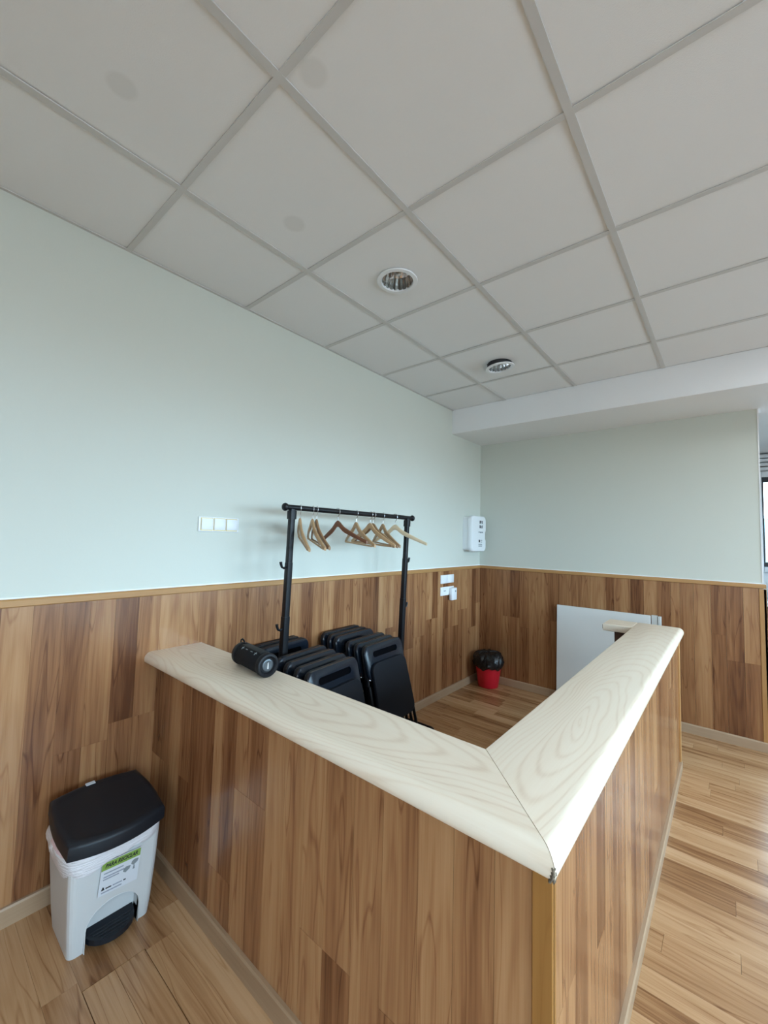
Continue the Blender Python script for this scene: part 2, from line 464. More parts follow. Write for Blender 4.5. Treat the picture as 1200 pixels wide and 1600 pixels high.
# wood wainscot of the left and back wall, every strip a plank
lb = [0.378 + 0.0935*k for k in range(-11, 41)]
lb = [b for b in lb if b < YB - 0.03] + [YB - 0.001]
wall_planks(wl, lb, 0.0, HW-0.03, lambda u, z, p: (0.006+p, u, z), ROT_LEFT, M['plank'], (0.52, 0.82), seed=3)
MB().box((0, YF, 0), (0.011, lb[0]-0.001, HW-0.03)).build('wainscot_panel', M['plank'], wl)
bb = [0.013,.10,.20,.275,.349,.45,.547,.637,.731,.834,.944,1.009,1.109,1.234,1.296,1.424,1.52,1.614,1.708,1.769,1.857,1.964,2.052,2.154,2.248]
wall_planks(wb, bb, 0.0, HW-0.03, lambda u, z, p: (u, YB-0.006+p, z), None, M['plank'], (0.55, 0.85), seed=5)

def bar(name, p0, p1, prof, mat, parent=None, up='z'):
    """straight moulding along x or y; prof = (u outwards, w up) ; local Z runs along it"""
    p0 = Vector(p0); p1 = Vector(p1); L = (p1-p0).length; d = (p1-p0).normalized()
    m = MB(); m.ring_loft([[(u, w, -L/2) for u, w in prof], [(u, w, L/2) for u, w in prof]])
    return m, (p0+p1)/2
def moulding(name, p0, p1, out, prof, mat, parent=None):
    p0 = Vector(p0); p1 = Vector(p1); L = (p1-p0).length; d = (p1-p0).normalized(); out = Vector(out)
    up = Vector((0,0,1))
    if d.cross(out).dot(up) < 0:                                  # keep a right-handed frame X=out, Y=up, Z=+-d
        d = -d
    z = out.cross(up)
    m = MB(); m.ring_loft([[(u, w, -L/2) for u, w in prof], [(u, w, L/2) for u, w in prof]])
    rot = Matrix((out, up, z)).transposed().to_euler()
    return m.build(name, mat, parent, (p0+p1)/2, rot)
RAIL = [(0, 0), (0.017, 0), (0.021, 0.004), (0.021, 0.026), (0.017, 0.031), (0, 0.031)]
BASE = [(0, 0), (0.014, 0), (0.014, 0.062), (0.010, 0.069), (0, 0.069)]
struct(moulding('trim_1', (0, YF, HW-0.031), (0, YB, HW-0.031), (1,0,0), RAIL, M['trim']))
struct(moulding('trim_2', (0.021, YB, HW-0.031), (XE+0.018, YB, HW-0.031), (0,-1,0), RAIL, M['trim']))
struct(moulding('baseboard_left', (0.012, YF, 0), (0.012, 0.846, 0), (1,0,0), BASE, M['base']))
struct(moulding('baseboard_left', (0.012, 1.02, 0), (0.012, YB-0.012, 0), (1,0,0), BASE, M['base']))
struct(moulding('baseboard_back', (0.026, YB-0.012, 0), (XE+0.02, YB-0.012, 0), (0,-1,0), BASE, M['base']))
# white strips paint in the lit highlight along the rail tops, corner strip at the free wall end
struct(MB().box((0, YF, HW), (0.006, YB, HW+0.006)).build('trim_3', M['white']))
struct(MB().box((0.006, YB-0.006, HW), (XE, YB, HW+0.006)).build('trim_4', M['white']))
t5 = MB().bbox((-0.022, -0.009, -(HW-0.035)/2+0.035), (0.02, 0.009, (HW-0.035)/2), 0.003)
t5.bbox((0.002, -0.009, -(HW-0.035)/2+0.035), (0.02, 0.15, (HW-0.035)/2), 0.003)
struct(t5.build('trim_5', M['trim'], None, (XE, YB-0.010, (HW-0.035)/2)))
struct(MB().box((XE-0.002, YB-0.003, HW+0.006), (XE+0.006, YB+0.133, HS)).build('trim_6', M['white']))

# ------------------------------------------------------------------ floor
fl = struct(MB().box((-0.2, YF-0.2, -0.12), (XR+0.2, YN+0.3, -0.010)).build('floor', M['under']))
FY0 = 0.483 - 0.0925*5
rg = random.Random(21)
rest = MB()
rows = []
k = -32
FT = 0.010
def add_plank(x0, x1, y0, y1, gap=GAP):
    if x1 - x0 < 0.01: return
    near = (x0 < 2.75 and y0 > 0.0 and y1 < YB + 0.4)
    w, l = y1-y0-gap, x1-x0-gap
    if near:
        link('plank', plank_mesh(w, l, FT, M['floor']), fl, ((x0+x1)/2, (y0+y1)/2, -FT/2 + rg.uniform(-.0003, 0)), ROT_ALONGX)
    else:
        # rest mesh lives in the same rotated frame: local (X,Y,Z) = world (y, z, x)
        rest.box((y0+gap/2, -FT, x0+gap/2), (y1-gap/2, 0.0, x1-gap/2))
y = FY0 - 0.0925*34; jx = None; row = -34
while y < YN:
    y0, y1 = max(y, YF), min(y + 0.0925, YN)
    if y1 - y0 > 0.004:
        if row % 2 == 0 or jx is None: jx = rg.uniform(-0.9, 0.0)
        special = (0.47 < (y0+y1)/2 < 0.68)
        cuts = [0.0]
        x = (0.485 if special else jx + (0.0 if row % 2 == 0 else rg.choice((0, 0, 0.3))))
        while x < XR:
            if x > 0.04: cuts.append(x)
            x += rg.choice((0.62, 0.78, 0.92)) if row % 2 else rg.choice((0.55, 0.8, 1.0))
        cuts.append(XR)
        for a, b in zip(cuts[:-1], cuts[1:]):
            if special and a < 1.0:
                lower = (y0+y1)/2 < 0.575
                add_plank(a + .001, b - (.001 if a < .3 else 0), y0 + (.0014 if lower and a > .3 else 0), y1 - (0 if lower or a < .3 else .0014))
            else: add_plank(a, b, y0, y1)
    y += 0.0925; row += 1
ro = rest.build('plank_field', M['floor'], fl, (0, 0, 0), ROT_ALONGX, fixn=False)
ro['kind'] = 'stuff'

# ------------------------------------------------------------------ ceiling
ce = struct(MB().box((-0.2, YF-0.2, H+0.12), (XR+0.2, YS+0.02, H+0.2)).build('ceiling', M['white']))
gx = [0.5445 + 0.6*i for i in range(8) if 0.5445 + 0.6*i < XR]
gy = [0.6164 + 0.6*i for i in range(-6, 5)]
xs = [0.0] + gx + [XR]; ys = [YF] + gy + [YS]
BW = 0.0125
PANELS = {(5, 2), (5, 6), (5, 10)}          # cells with a lit panel (far to the right of the picture)
stain_mats = {(1, 6): tile_mat('ceiling_tile_stained', ((-0.08, 0.03, 0.045),)), (1, 7): tile_mat('ceiling_tile_marked', ((-0.11, 0.07, 0.05),)), (2, 7): tile_mat('ceiling_tile_spotted', ((-0.22, -0.245, 0.045),))}
for i in range(len(xs)-1):
    for j in range(len(ys)-1):
        x0, x1, y0, y1 = xs[i]+.004, xs[i+1]-.004, ys[j]+.004, ys[j+1]-.004
        if x1 - x0 < .05 or y1 - y0 < .05 or (i, j) in PANELS: continue
        hx, hy = (x1-x0)/2, (y1-y0)/2
        b = MB().box((-hx, -hy, 0), (hx, hy, 0.014))
        b.build('ceiling_tile', stain_mats.get((i, j), M['tile']), ce, ((x0+x1)/2, (y0+y1)/2, H+0.003+random.uniform(0, .0012)), (random.uniform(-.0012, .0012), random.uniform(-.0012, .0012), 0))
for x in gx:
    MB().box((-BW, YF, -0.002), (BW, YS, 0.002)).build('grid_bar', M['grid'], ce, (x, 0, H))
for j, yy in enumerate(gy):
    for a, b in zip(xs[:-1], xs[1:]):
        MB().box((a+(BW if a > 0 else 0), -BW*0.9, -0.0015), (b-(BW if b < XR else 0), BW*0.9, 0.002)).build('grid_bar', M['grid'], ce, (0, yy, H))
MB().box((0, YF, -0.002), (0.016, YS, 0.002)).build('edge_angle', M['grid'], ce, (0, 0, H))
# lower plastered ceiling beyond
struct(MB().bbox((-0.1, YS, HS), (XR+0.1, YN+0.25, H+0.2), 0.004, 1).build('ceiling_low', [M['lowceil']]), 'lower plastered ceiling with white front face')
struct(MB().box((0.0, YS-0.004, HS+0.001), (XR, YS+0.001, H+0.0)).build('trim_7', M['white']))

for n, (i, j) in enumerate(sorted(PANELS)):
    x0, x1, y0, y1 = xs[i]+BW, xs[i+1]-BW, ys[j]+BW, ys[j+1]-BW
    t = thing('ceiling_light_panel', ('square lit ceiling panel nearest the front wall', 'square lit ceiling panel, the middle one of three', 'square lit ceiling panel nearest the lower ceiling')[n], 'ceiling light', ((x0+x1)/2, (y0+y1)/2, H))
    hx, hy = (x1-x0)/2, (y1-y0)/2
    fr = MB()
    for a, b in (((-hx,-hy,0),(hx,-hy+.02,.02)), ((-hx,hy-.02,0),(hx,hy,.02)), ((-hx,-hy+.02,0),(-hx+.02,hy-.02,.02)), ((hx-.02,-hy+.02,0),(hx,hy-.02,.02))): fr.box(a, b)
    fr.build('frame', M['wframe'], t)
    MB().box((-hx+.02, -hy+.02, .004), (hx-.02, hy-.02, .012)).build('diffuser', M['panel'], t)

# ------------------------------------------------------------------ windows
def window(name, x, y0, y1, z0, z1):
    """window in the right wall, looking out along +x"""
    w = struct(link(name, None, None, (x+0.08, (y0+y1)/2, z0)))
    hy, h = (y1-y0)/2, z1-z0
    f = MB()
    for a, b in (((-.03,-hy,0),(.03,hy,.06)), ((-.03,-hy,h-.06),(.03,hy,h)), ((-.03,-hy,.06),(.03,-hy+.06,h-.06)), ((-.03,hy-.06,.06),(.03,hy,h-.06)), ((-.03,-.035,.06),(.03,.035,h-.06))): f.bbox(a, b, .004, 1)
    f.build('window_frame', M['wframe'], w)
    for s in (-1, 1):
        a, b = sorted((s*.035, s*(hy-.06)))
        MB().box((-.003, a, .06), (.003, b, h-.06)).build('pane', M['glass'], w)
    MB().bbox((-.16, -hy-.05, -.03), (-.03, hy+.05, 0), .006).build('window_sill', M['wframe'], w)
    return w
for n, (a, b) in enumerate(WIN_F):
    wv = window('window_%d' % (n+6), 0, a, b, WZ0, WZ1)
    wv.location = ((a+b)/2, YF-0.08, WZ0); wv.rotation_euler = (0, 0, R(-90))
for n, (a, b) in enumerate(WIN_R): window('window_%d' % (n+1), XR, a, b, WZ0, WZ1)
# far window with shutter box and lattice grille
w = struct(link('window_5', None, None, (2.96, YN, 1.25)))
f = MB()
for a, b in (((-.59,-.02,0),(.59,.04,.05)), ((-.59,-.02,.93),(.59,.04,.985)), ((-.59,-.02,.05),(-.575,.04,.93)), ((.575,-.02,.05),(.59,.04,.93))): f.bbox(a, b, .004, 1)
f.build('window_frame', M['bframe'], w)
f = MB()
for a, b in (((-.66,-.035,-.06),(-.59,.0,1.05)), ((.59,-.035,-.06),(.66,.0,1.05)), ((-.59,-.035,.985),(.59,.0,1.05)), ((-.59,-.035,-.06),(.59,.0,0))): f.bbox(a, b, .004, 1)
f.build('window_casing', M['wframe'], w)
MB().box((-.575, .01, .05), (.575, .015, .93)).build('pane', M['glass'], w)
for s in range(4):
    MB().bbox((-.66, -.08, 1.055+s*.046), (.66, -.005, 1.055+s*.046+.036), .008).build('shutter_slat', M['wframe'], w)
g = MB()
for k in range(-10, 12):
    for s in (1, -1):
        x0 = k*.1; pts = []
        a, b = (x0, .05), (x0 + s*.44, .93)
        # clip to the opening
        def cl(p, q):
            t0, t1 = 0.0, 1.0; dx = q[0]-p[0]
            for lim, sg in ((-.54, 1), (.54, -1)):
                d0 = sg*(p[0]-lim); d1 = sg*(q[0]-lim)
                if d0 < 0 and d1 < 0: return None
                if d0 < 0: t0 = max(t0, d0/(d0-d1))
                elif d1 < 0: t1 = min(t1, d0/(d0-d1))
            if t1 <= t0: return None
            return [(p[0]+dx*t, p[1]+(q[1]-p[1])*t) for t in (t0, t1)]
        c = cl(a, b)
        if c: g.tube([(c[0][0], .10, c[0][1]), (c[1][0], .10, c[1][1])], .005, 4)
g.build('lattice_grille', M['lattice'], w)
tag(MB().box((-2.0, 0, 0), (2.6, .2, 2.0)).build('added_view_wall', M['view_wall'], None, (2.96, YN+1.9, -0.12)), 'added grey outdoor wall dimming the view through the lattice window', 'wall')  # added wall, keeps the bright sky in the far window from clipping

# ------------------------------------------------------------------ the counter
XO, YO = 1.838, 0.787          # outer edges of the top
XI, YI = 1.572, 1.058          # inner edges
PX, PY = 1.805, 0.845          # faces of the panelling
YEND = 3.455                   # far end of the side top
co = thing('reception_counter', 'L-shaped wood-panelled reception counter body standing against the left wall', 'counter', (0, 0, 0))
core = MB()
core.box((0.014, PY+.013, 0), (PX-.013, 1.022, 0.8553))
core.box((1.612, 1.022, 0), (PX-.013, 3.415, 0.8553))
core.box((1.46, 3.265, 0), (1.612, 3.415, 0.8553))
core.build('core', M['dwood'], co)
fb = [0.013]
edges = [0.10, .19, .285, .37, .465, .56, .62, .715, .81, .905, 1.0, 1.095, 1.192, 1.30, 1.40, 1.509, 1.603, 1.699, 1.786]
fb += edges
wall_planks(co, fb, 0.0, 0.846, lambda u, z, p: (u, PY+.006+p, z), None, M['plank'], (0.22, 0.62), seed=11, joint_p=.5)
sb = [PY+.002] + [PY + 0.0945*k for k in range(1, 27)]
sb = [b for b in sb if b < 3.40] + [3.418]
wall_planks(co, sb, 0.0, 0.8553, lambda u, z, p: (PX-.006+p, u, z), ROT_LEFT, M['plank'], (0.25, 0.65), seed=12, joint_p=.5)
# honey corner strip (an L), end strip, small moulding under the top, baseboards
m = MB().bbox((-.030, 0, -.39), (.010, .010, .405), .002, 1); m.bbox((-.003, .002, -.39), (.010, .020, .405), .003, 2)
m.build('corner_trim', M['trim_d'], co, (PX+.003, PY-.007, 0.445))
m = MB().bbox((-.004, -.012, -.40), (.010, .012, .405), .003, 1)
m.build('end_trim', M['trim'], co, (PX+.001, 3.42, 0.445))
UM = [(0, 0), (.010, 0), (.016, .006), (.016, .012), (0, .012)]
moulding('under_moulding', (0.027, PY, 0.8430), (PX, PY, 0.8430), (0,-1,0), UM, M['plank'], co)
moulding('baseboard', (0.026, PY, 0), (PX-.03, PY, 0), (0,-1,0), BASE, M['base'], co)
BASE2 = [(0, 0), (.016, 0), (.016, .040), (.012, .047), (0, .047)]
moulding('baseboard', (PX, PY+.014, 0), (PX, 3.43, 0), (1,0,0), BASE2, M['base'], co)

ct = thing('counter_top', 'pale beech counter top with rounded nosing and a mitred corner', 'counter top', (0, 0, CT))
TH = 0.047
def nose_profile(w):
    """u from the outer edge (0) to the inner edge (w), height h from -TH to 0; full rounded outer nose, small inner one"""
    p = []
    for k in range(9):
        a = R(180 - 90*k/8); p.append((.030 + .030*math.cos(a), -.030 + .030*math.sin(a)))
    for k in range(4):
        a = R(90 - 90*k/3); p.append((w - .006 + .006*math.cos(a), -.006 + .006*math.sin(a)))
    p += [(w, -TH), (.012, -TH)]
    for k in range(1, 4):
        a = R(270 - 90*k/4); p.append((.012 + .012*math.cos(a), -TH + .012 + .012*math.sin(a)))
    return p
# front board: length along x. local X->y, Y->z, Z->x
pr = nose_profile(YI-YO)
mit = lambda yv: XO - (yv-YO)*(XO-XI)/(YI-YO)
m = MB().ring_loft([[(YO+u, h, 0.0005) for u, h in pr], [(YO+u, h, mit(YO+u)-.0011) for u, h in pr]])
m.v = [(x-.92, y_, z-.9) for x, y_, z in m.v]
m.build('top_board', M['top'], ct, (0.9, 0.92, 0), ROT_ALONGX, smooth=True)
# side board: length along y. local X->x, Y->-z, Z->y
pr2 = nose_profile(XO-XI)
mity = lambda xv: YO + (XO-xv)*(YI-YO)/(XO-XI)
m = MB().ring_loft([[(XO-u, -h, mity(XO-u)+.0011) for u, h in pr2], [(XO-u, -h, YEND) for u, h in pr2]])
m.v = [(x-1.70, y_, z-2.0) for x, y_, z in m.v]
m.build('top_board', M['top'], ct, (1.70, 2.0, 0), ROT_ALONGY, smooth=True)
# return piece at the far end
m = MB().bbox((3.225-3.34, -TH, 1.395-1.48), (YEND-3.34, 0, XI-.0006-1.48), .003, 1)
m.build('top_board', M['top'], ct, (1.48, 3.34, 0), ROT_ALONGX)
MB().box((1.393, 3.228, -.036), (1.396, YEND-.003, -.008)).build('bare_edge', M['dwood'], ct)
rgc = random.Random(3)
m = MB()
for (dx, dy, dz, r_) in ((.001, -.001, -.024, .007), (.001, 0, -.031, .009), (.0, .001, -.038, .010), (.001, .001, -.043, .008), (-.005, -.002, -.044, .006)):
    bm = bmesh.new(); bmesh.ops.create_icosphere(bm, subdivisions=1, radius=r_)
    for v in bm.verts: v.co *= rgc.uniform(.6, 1.1); v.co.x *= .6
    m.bm(bm, 0, Matrix.Translation((XO-.005+dx, YO+.005+dy, dz)))
m.build('chipped_corner', principled('chipped_board', (0.10, 0.075, 0.05), 0.9), ct)

# ------------------------------------------------------------------ downlights
def downlight(name, label, loc, rot, drop):
    t = thing(name, label, 'downlight', loc, rot)
    m = MB().lathe([(.078, .002), (.098, .000), (.101, -.004), (.099, -.008), (.080, -.009), (.077, -.004), (.077, .002)], 40, cap=False)
    m.build('trim_ring', M['wplastic'], t, smooth=True)
    m = MB()                                                       # facetted reflector
    nseg = 40; rings = []
    for (r_, z) in ((.078, -.004), (.077, .02), (.070, .055), (.050, .085), (.0, .092)):
        rings.append([((r_ - (.0025 if k % 2 else 0))*math.cos(2*math.pi*k/nseg), (r_ - (.0025 if k % 2 else 0))*math.sin(2*math.pi*k/nseg), z) for k in range(nseg)])
    m.ring_loft(rings, cap=False); m.build('reflector', M['chrome'], t, fixn=False)
    m = MB().lathe([(.080, .0), (.080, .05), (.074, .08), (.0, .094)], 32, cap=False)
    m.build('housing', M['dark'], t, smooth=True)
    for s in (-1, 1):
        lp = MB().tube([(s*.022 - .010, -.02, .080), (s*.022 - .010, -.02, .020), (s*.022 - .006, -.02, .012), (s*.022 + .006, -.02, .012), (s*.022 + .010, -.02, .020), (s*.022 + .010, -.02, .080)], .0065, 8)
        lp.build('lamp_tube', M['wplastic'], t, smooth=True)
    return t
downlight('downlight', 'round recessed downlight with chrome reflector, the larger nearer one', (0.845, 1.536, H), (0, 0, 0), 0)
t2 = downlight('downlight', 'round recessed downlight hanging loose from its hole, farther from the camera', (0.834, 2.756, H-0.022), (R(3), R(-6), R(20)), 1)
for a in (20, 200): MB().box((.084*math.cos(R(a))-.006, .084*math.sin(R(a))-.006, .0), (.084*math.cos(R(a))+.006, .084*math.sin(R(a))+.006, .03)).build('spring_clip', M['dark'], t2)
# holes in the tiles: cut the two tiles that hold the lamps
for (lx, ly) in ((0.845, 1.536), (0.834, 2.756)):
    for o in list(ce.children):
        if o.name.startswith('ceiling_tile') and abs(o.location.x-lx) < .3 and abs(o.location.y-ly) < .3:
            cut = MB().lathe([(.086, -.1), (.086, .1)], 40).build('cutter', M['tile'], None, (lx, ly, H))
            bpy.context.view_layer.update()
            boolean(o, cut)
            break

# ------------------------------------------------------------------ switches and sockets on the left wall
t = thing('light_switch', 'triple white rocker light switch with gold trim on the green wall', 'switch', (0, 1.121, 1.504))
MB().bbox((0, -.113, -.039), (.008, .113, .039), .004, 2).build('plate', M['wplastic'], t, smooth=True)
for k in (-1, 0, 1):
    MB().bbox((.006, k*.069-.034, -.034), (.0095, k*.069+.034, .034), .002, 1).build('gold_frame', M['gold'], t)
    MB().bbox((.008, k*.069-.0305, -.029), (.0145, k*.069+.0305, .030), .003, 2).build('rocker', M['wplastic'], t, smooth=True)

def plate2(name, label, z, sockets):
    t = thing(name, label, 'switch' if not sockets else 'socket', (0.012, 3.432, z))
    MB().bbox((0, -.118, -.040), (.009, .118, .040), .004, 2).build('plate', M['wplastic'], t, smooth=True)
    for k in (-1, 1):
        if sockets:
            MB().bbox((.008, k*.055-.046, -.033), (.012, k*.055+.046, .033), .003, 1).build('insert', M['wplastic'], t, smooth=True)
            for q in (-.010, .010):
                MB().lathe([(.0045, 0), (.0045, .002)], 10, M_=Matrix.Translation((.012, k*.055+q, .004)) @ Matrix.Rotation(R(90), 4, 'Y')).build('pin_hole', M['dark'], t)
        else:
            MB().bbox((.008, k*.055-.050, -.032), (.014, k*.055+.050, .032), .003, 2).build('rocker', M['wplastic'], t, smooth=True)
    return t
plate2('double_switch', 'white double switch plate on the wood panelling, above the socket plate', 1.083, False)
plate2('double_socket', 'white double socket plate on the wood panelling, below the double switch', 0.971, True)
t = thing('plug_adapter', 'small white plug-in device hanging over the right socket', 'adapter', (0.0255, 3.50, 0.940))
MB().bbox((0, -.045, -.058), (.034, .045, .058), .006, 2).build('body', M['wplastic'], t, smooth=True)
MB().bbox((.033, .006, .018), (.0355, .026, .034), .001, 1).build('button', M['inkg'], t)

# ------------------------------------------------------------------ first aid case
t = thing('first_aid_case', 'white plastic first aid case with black cross emblem on the wall corner', 'first aid case', (0, 3.895, 1.525))
ol = rrect(.29, .345, .03, 5)
MB().prism(ol, .001, .060, 'x').build('back_shell', M['wplastic2'], t, smooth=True)
# front cover with a latch notch on its far edge
o2 = []
for (u, w_) in rrect(.31, .365, .045, 6):
    o2.append((u, w_))
nt_ = []
for (u, w_) in o2: nt_.append((u, w_))
# insert the notch on the +u side between w=-.07 and w=.03
right = [(.155, -.075), (.150, -.065), (.141, -.055), (.141, .015), (.150, .028), (.155, .040)]
idx = [i for i, p in enumerate(nt_) if p[0] > .15 and p[1] > 0]
first = [p for p in nt_]
k_last = max(i for i, p in enumerate(first) if abs(p[0]-.155) < 1e-6 and p[1] < 0)
seq = first[:k_last+1] + right
rings = []
for (d, s_) in ((.060, .985), (.066, 1.0), (.098, 1.0), (.106, .97), (.109, .90)):
    rings.append([(d, u*s_, w_*s_) for u, w_ in seq])
MB().ring_loft(rings).build('cover', M['wplastic2'], t, smooth=True)
MB().bbox((.064, .139, -.05), (.098, .146, .010), .002, 1).build('latch', M['inkg'], t)
e = MB().bbox((.1085, .005, .058), (.1100, .068, .135), .0005, 1); e.build('emblem', M['ink'], t)
c = MB().box((.1098, .029, .060), (.1106, .044, .133)); c.build('emblem_cross', M['wplastic2'], t)
c = MB(); c.lathe([(.017, 0), (.017, .0010)], 16, M_=Matrix.Translation((.1098, .0365, .0965)) @ Matrix.Rotation(R(90), 4, 'Y')); c.box((.1098, .003, .089), (.1105, .070, .104))
c.build('emblem_cross', M['wplastic2'], t)
for (u0, u1, w0, w1, mm) in ((-.018, .012, .012, .022, 'inkg'), (.016, .045, .008, .022, 'inkg'), (.050, .080, .010, .022, 'inkg'), (-.012, .018, -.088, -.062, 'ink'), (.028, .066, -.070, -.064, 'inkg'), (.028, .066, -.088, -.082, 'inkg'), (-.016, .064, -.110, -.104, 'inkg'), (-.016, .064, -.120, -.115, 'inkg'), (-.016, .064, -.131, -.125, 'inkg')):
    MB().box((.1088, u0, w0), (.1096, u1, w1)).build('print_line', M[mm], t)

# ------------------------------------------------------------------ red bucket
t = thing('bucket', 'small red plastic bucket with black bag standing in the far corner', 'bucket', (0.190, 3.965, 0))
MB().lathe([(.0, .001), (.096, .001), (.099, .006), (.126, .215), (.131, .217), (.131, .230), (.122, .230), (.095, .02), (.0, .012)], 36, cap=False).build('pail', M['red'], t, smooth=True)
m = MB(); rings = []; n_ = 64
prof = [(.129, .190), (.140, .200), (.150, .220), (.152, .250), (.148, .280), (.135, .305), (.110, .325), (.075, .338), (.035, .335), (.006, .330)]
for i, (r_, z) in enumerate(prof):
    rg_ = []
    for k in range(n_):
        a = 2*math.pi*k/n_
        nv = noise.noise(Vector((math.cos(a)*4, math.sin(a)*4, z*26)))
        nv2 = noise.noise(Vector((math.cos(a)*9, math.sin(a)*9, z*50+7)))
        q = r_*(1 + .11*nv + .09*nv2)
        rg_.append((q*math.cos(a), q*math.sin(a), z + .016*nv2 + .012*nv + (.012*math.sin(5*a) if i == 0 else 0)))
    rings.append(rg_)
m.ring_loft(rings, cap=False).build('bin_bag', M['blackbag'], t, smooth=True)

# ------------------------------------------------------------------ board leaning on the back wall
tag(MB().bbox((-.372, -.010, 0), (.372, .010, .872), .002, 1).build('melamine_board', M['board'], None, (1.199, 4.058, 0.001), (R(-1.4), 0, 0)), 'large white melamine board leaning on the panelling behind the counter', 'board')
t = thing('white_profile', 'narrow white grooved profile standing beside the large white board', 'board', (1.609, 4.080, 0.001), (R(-.6), 0, 0))
MB().bbox((-.032, -.008, 0), (.010, .012, .876), .002, 1).build('wide_leaf', M['alu'], t)
MB().bbox((.014, -.014, 0), (.036, .012, .872), .002, 1).build('narrow_leaf', M['alu'], t)
MB().box((.010, -.004, 0), (.014, .010, .870)).build('groove', M['inkg'], t)

# ------------------------------------------------------------------ pedal bin
t = thing('pedal_bin', 'light grey pedal bin with charcoal lid in the corner by the counter', 'bin', (0.0, 0.605, 0))
def bring(x0, x1, hy, z, r_=.022, bulge=.0):
    ol = rrect(x1-x0, 2*hy, r_, 4, (x0+x1)/2, 0)
    return [(x + (bulge*(1-(y_/hy)**2) if x > (x0+x1)/2 else 0), y_, z) for x, y_ in ol]
rings = [bring(.125, .345, .128, 0.0), bring(.112, .352, .133, .06, bulge=.004), bring(.090, .362, .142, .22, bulge=.008), bring(.082, .369, .147, .362, bulge=.010),
         bring(.090, .361, .139, .362, bulge=.010), bring(.110, .34, .125, .05)]
body = MB().ring_loft(rings).build('body', M['binbody'], t)
arch = [(-.083, -.05), (.083, -.05), (.083, .055)]
for k in range(0, 13):
    a = R(180*k/12); arch.append((.083*math.cos(a)*(1 if True else 0), .075 + .068*math.sin(a)))
arch.append((-.083, .055))
cut = MB().prism(arch, .310, .50, 'x').build('cutter', M['binbody'], None, (0, .605, 0))
bpy.context.view_layer.update()
boolean(body, cut)
# recess lining
m = MB(); m.prism([(u*1.0, w_) for u, w_ in arch if w_ > -.01 or True], .300, .3095, 'x')
m.v = [(x, y_, max(z, .001)) for x, y_, z in m.v]; m.build('recess_back', M['binbody'], t)
inner = [(x, y_) for x, y_ in arch[2:]]
m = MB(); A = [(.3095, u, w_) for u, w_ in [(.083, .001)] + arch[2:] + [(-.083, .001)]]; B_ = [(.352 + .008*(1-(u/.13)**2) , u, w_) for _, u, w_ in A]
A2 = [(x, u*1.03, w_+.003) for x, u, w_ in A]; B2 = [(x-.002, u*1.03, w_+.003) for x, u, w_ in B_]
m.ring_loft([A, B_, B2, A2, A], cap=False, closed=False); m.build('recess_rim', M['binbody'], t, smooth=True)
# pedal
pts = [(.311, -.078)] + [(.322 + .074*math.cos(R(a)), .079*math.sin(R(a))) for a in range(-80, 81, 16)] + [(.311, .078)]
m = MB().prism(pts, .022, .040, 'z'); m.v = [(x, y_, z + (.010 if x < .33 else 0)) for x, y_, z in m.v]; ped = m.build('pedal', M['binlid'], t)
for k in range(4):
    x = .332 + k*.014; hw = .066 - k*.009
    MB().bbox((x, -hw, .0395), (x+.006, hw, .0425), .001, 1).build('tread_rib', M['binlid'], ped)
# bag folded over the rim
rings = []; n_ = 80
def rim_pt(a, off):
    ca, sa = math.cos(a), math.sin(a)
    cx, hx, hy = .225, .143+off, .147+off
    k_ = (abs(ca)**5 + abs(sa)**5)**(-1/5)
    return (cx + hx*ca*k_ + (.010 if ca > .5 else 0), hy*sa*k_)
for i, (off, z) in enumerate(((.0030, .300), (.006, .307), (.0065, .320), (.008, .334), (.009, .346), (.005, .358), (-.006, .362))):
    ring = []
    for k in range(n_):
        a = 2*math.pi*k/n_
        nv = noise.noise(Vector((math.cos(a)*3, math.sin(a)*3, z*40 + a*2)))
        nv2 = noise.noise(Vector((math.cos(a)*7, math.sin(a)*7, z*90 + 3)))
        left = max(0, -math.sin(a))**6
        o_ = off + .003*nv + .003*nv2 + left*.016*math.sin(min(1, i/5)*math.pi*.9)*(1+.5*nv)
        x, y_ = rim_pt(a, o_)
        low = .022*max(0, -math.sin(a)) - .006*max(0, math.sin(a)) + .006
        ring.append((x, y_, z + (.004*nv2) - (low + .014*nv if i == 0 else (low*.6 if i == 1 else 0))))
    rings.append(ring)
m = MB().ring_loft(rings, cap=False)
bg = m.build('bin_bag', [M['bag'], M['bagpink']], t, smooth=True)
for p in bg.data.polygons:
    if p.center.z > .349 and p.center.x > .2: p.material_index = 1
# lid, tilted down to the front
lid = link('lid', None, t, (.095, 0, .408), (0, R(7.0), 0))
def lid_out(s, inset=0.0):
    p = []
    for k in range(9):                                             # back edge, gently bowed
        u = -1 + 2*k/8; p.append((-.010 - .022*(1-u*u) + inset, u*(.150-inset)))
    for k in range(1, 6):                                          # right side
        f_ = k/6; p.append((-.010 + f_*.285, (.150 + .012*math.sin(f_*math.pi) + .004*f_ - inset)))
    for k in range(13):                                            # front edge, bowed out
        u = 1 - 2*k/12; p.append((.278 + .034*(1-u*u) - inset, u*(.155-inset)))
    for k in range(1, 6):
        f_ = 1-k/6; p.append((-.010 + f_*.285, -(.150 + .012*math.sin(f_*math.pi) + .004*f_ - inset)))
    return p
rings = []
for (z, ins) in ((-.030, .004), (-.028, .0), (.012, .001), (.020, .005), (.024, .013), (.0250, .022), (.0235, .030), (.0235, .05)):
    rings.append([(x, y_, z) for x, y_ in lid_out(1, ins)])
MB().ring_loft(rings).build('lid_shell', M['binlid'], lid, smooth=True)
MB().bbox((-.026, -.034, .022), (-.008, -.002, .0268), .001, 1).build('white_tag', M['wlabel'], lid)
MB().bbox((-.034, -.05, -.02), (-.020, .05, .016), .004, 1).build('hinge', M['binlid'], lid)
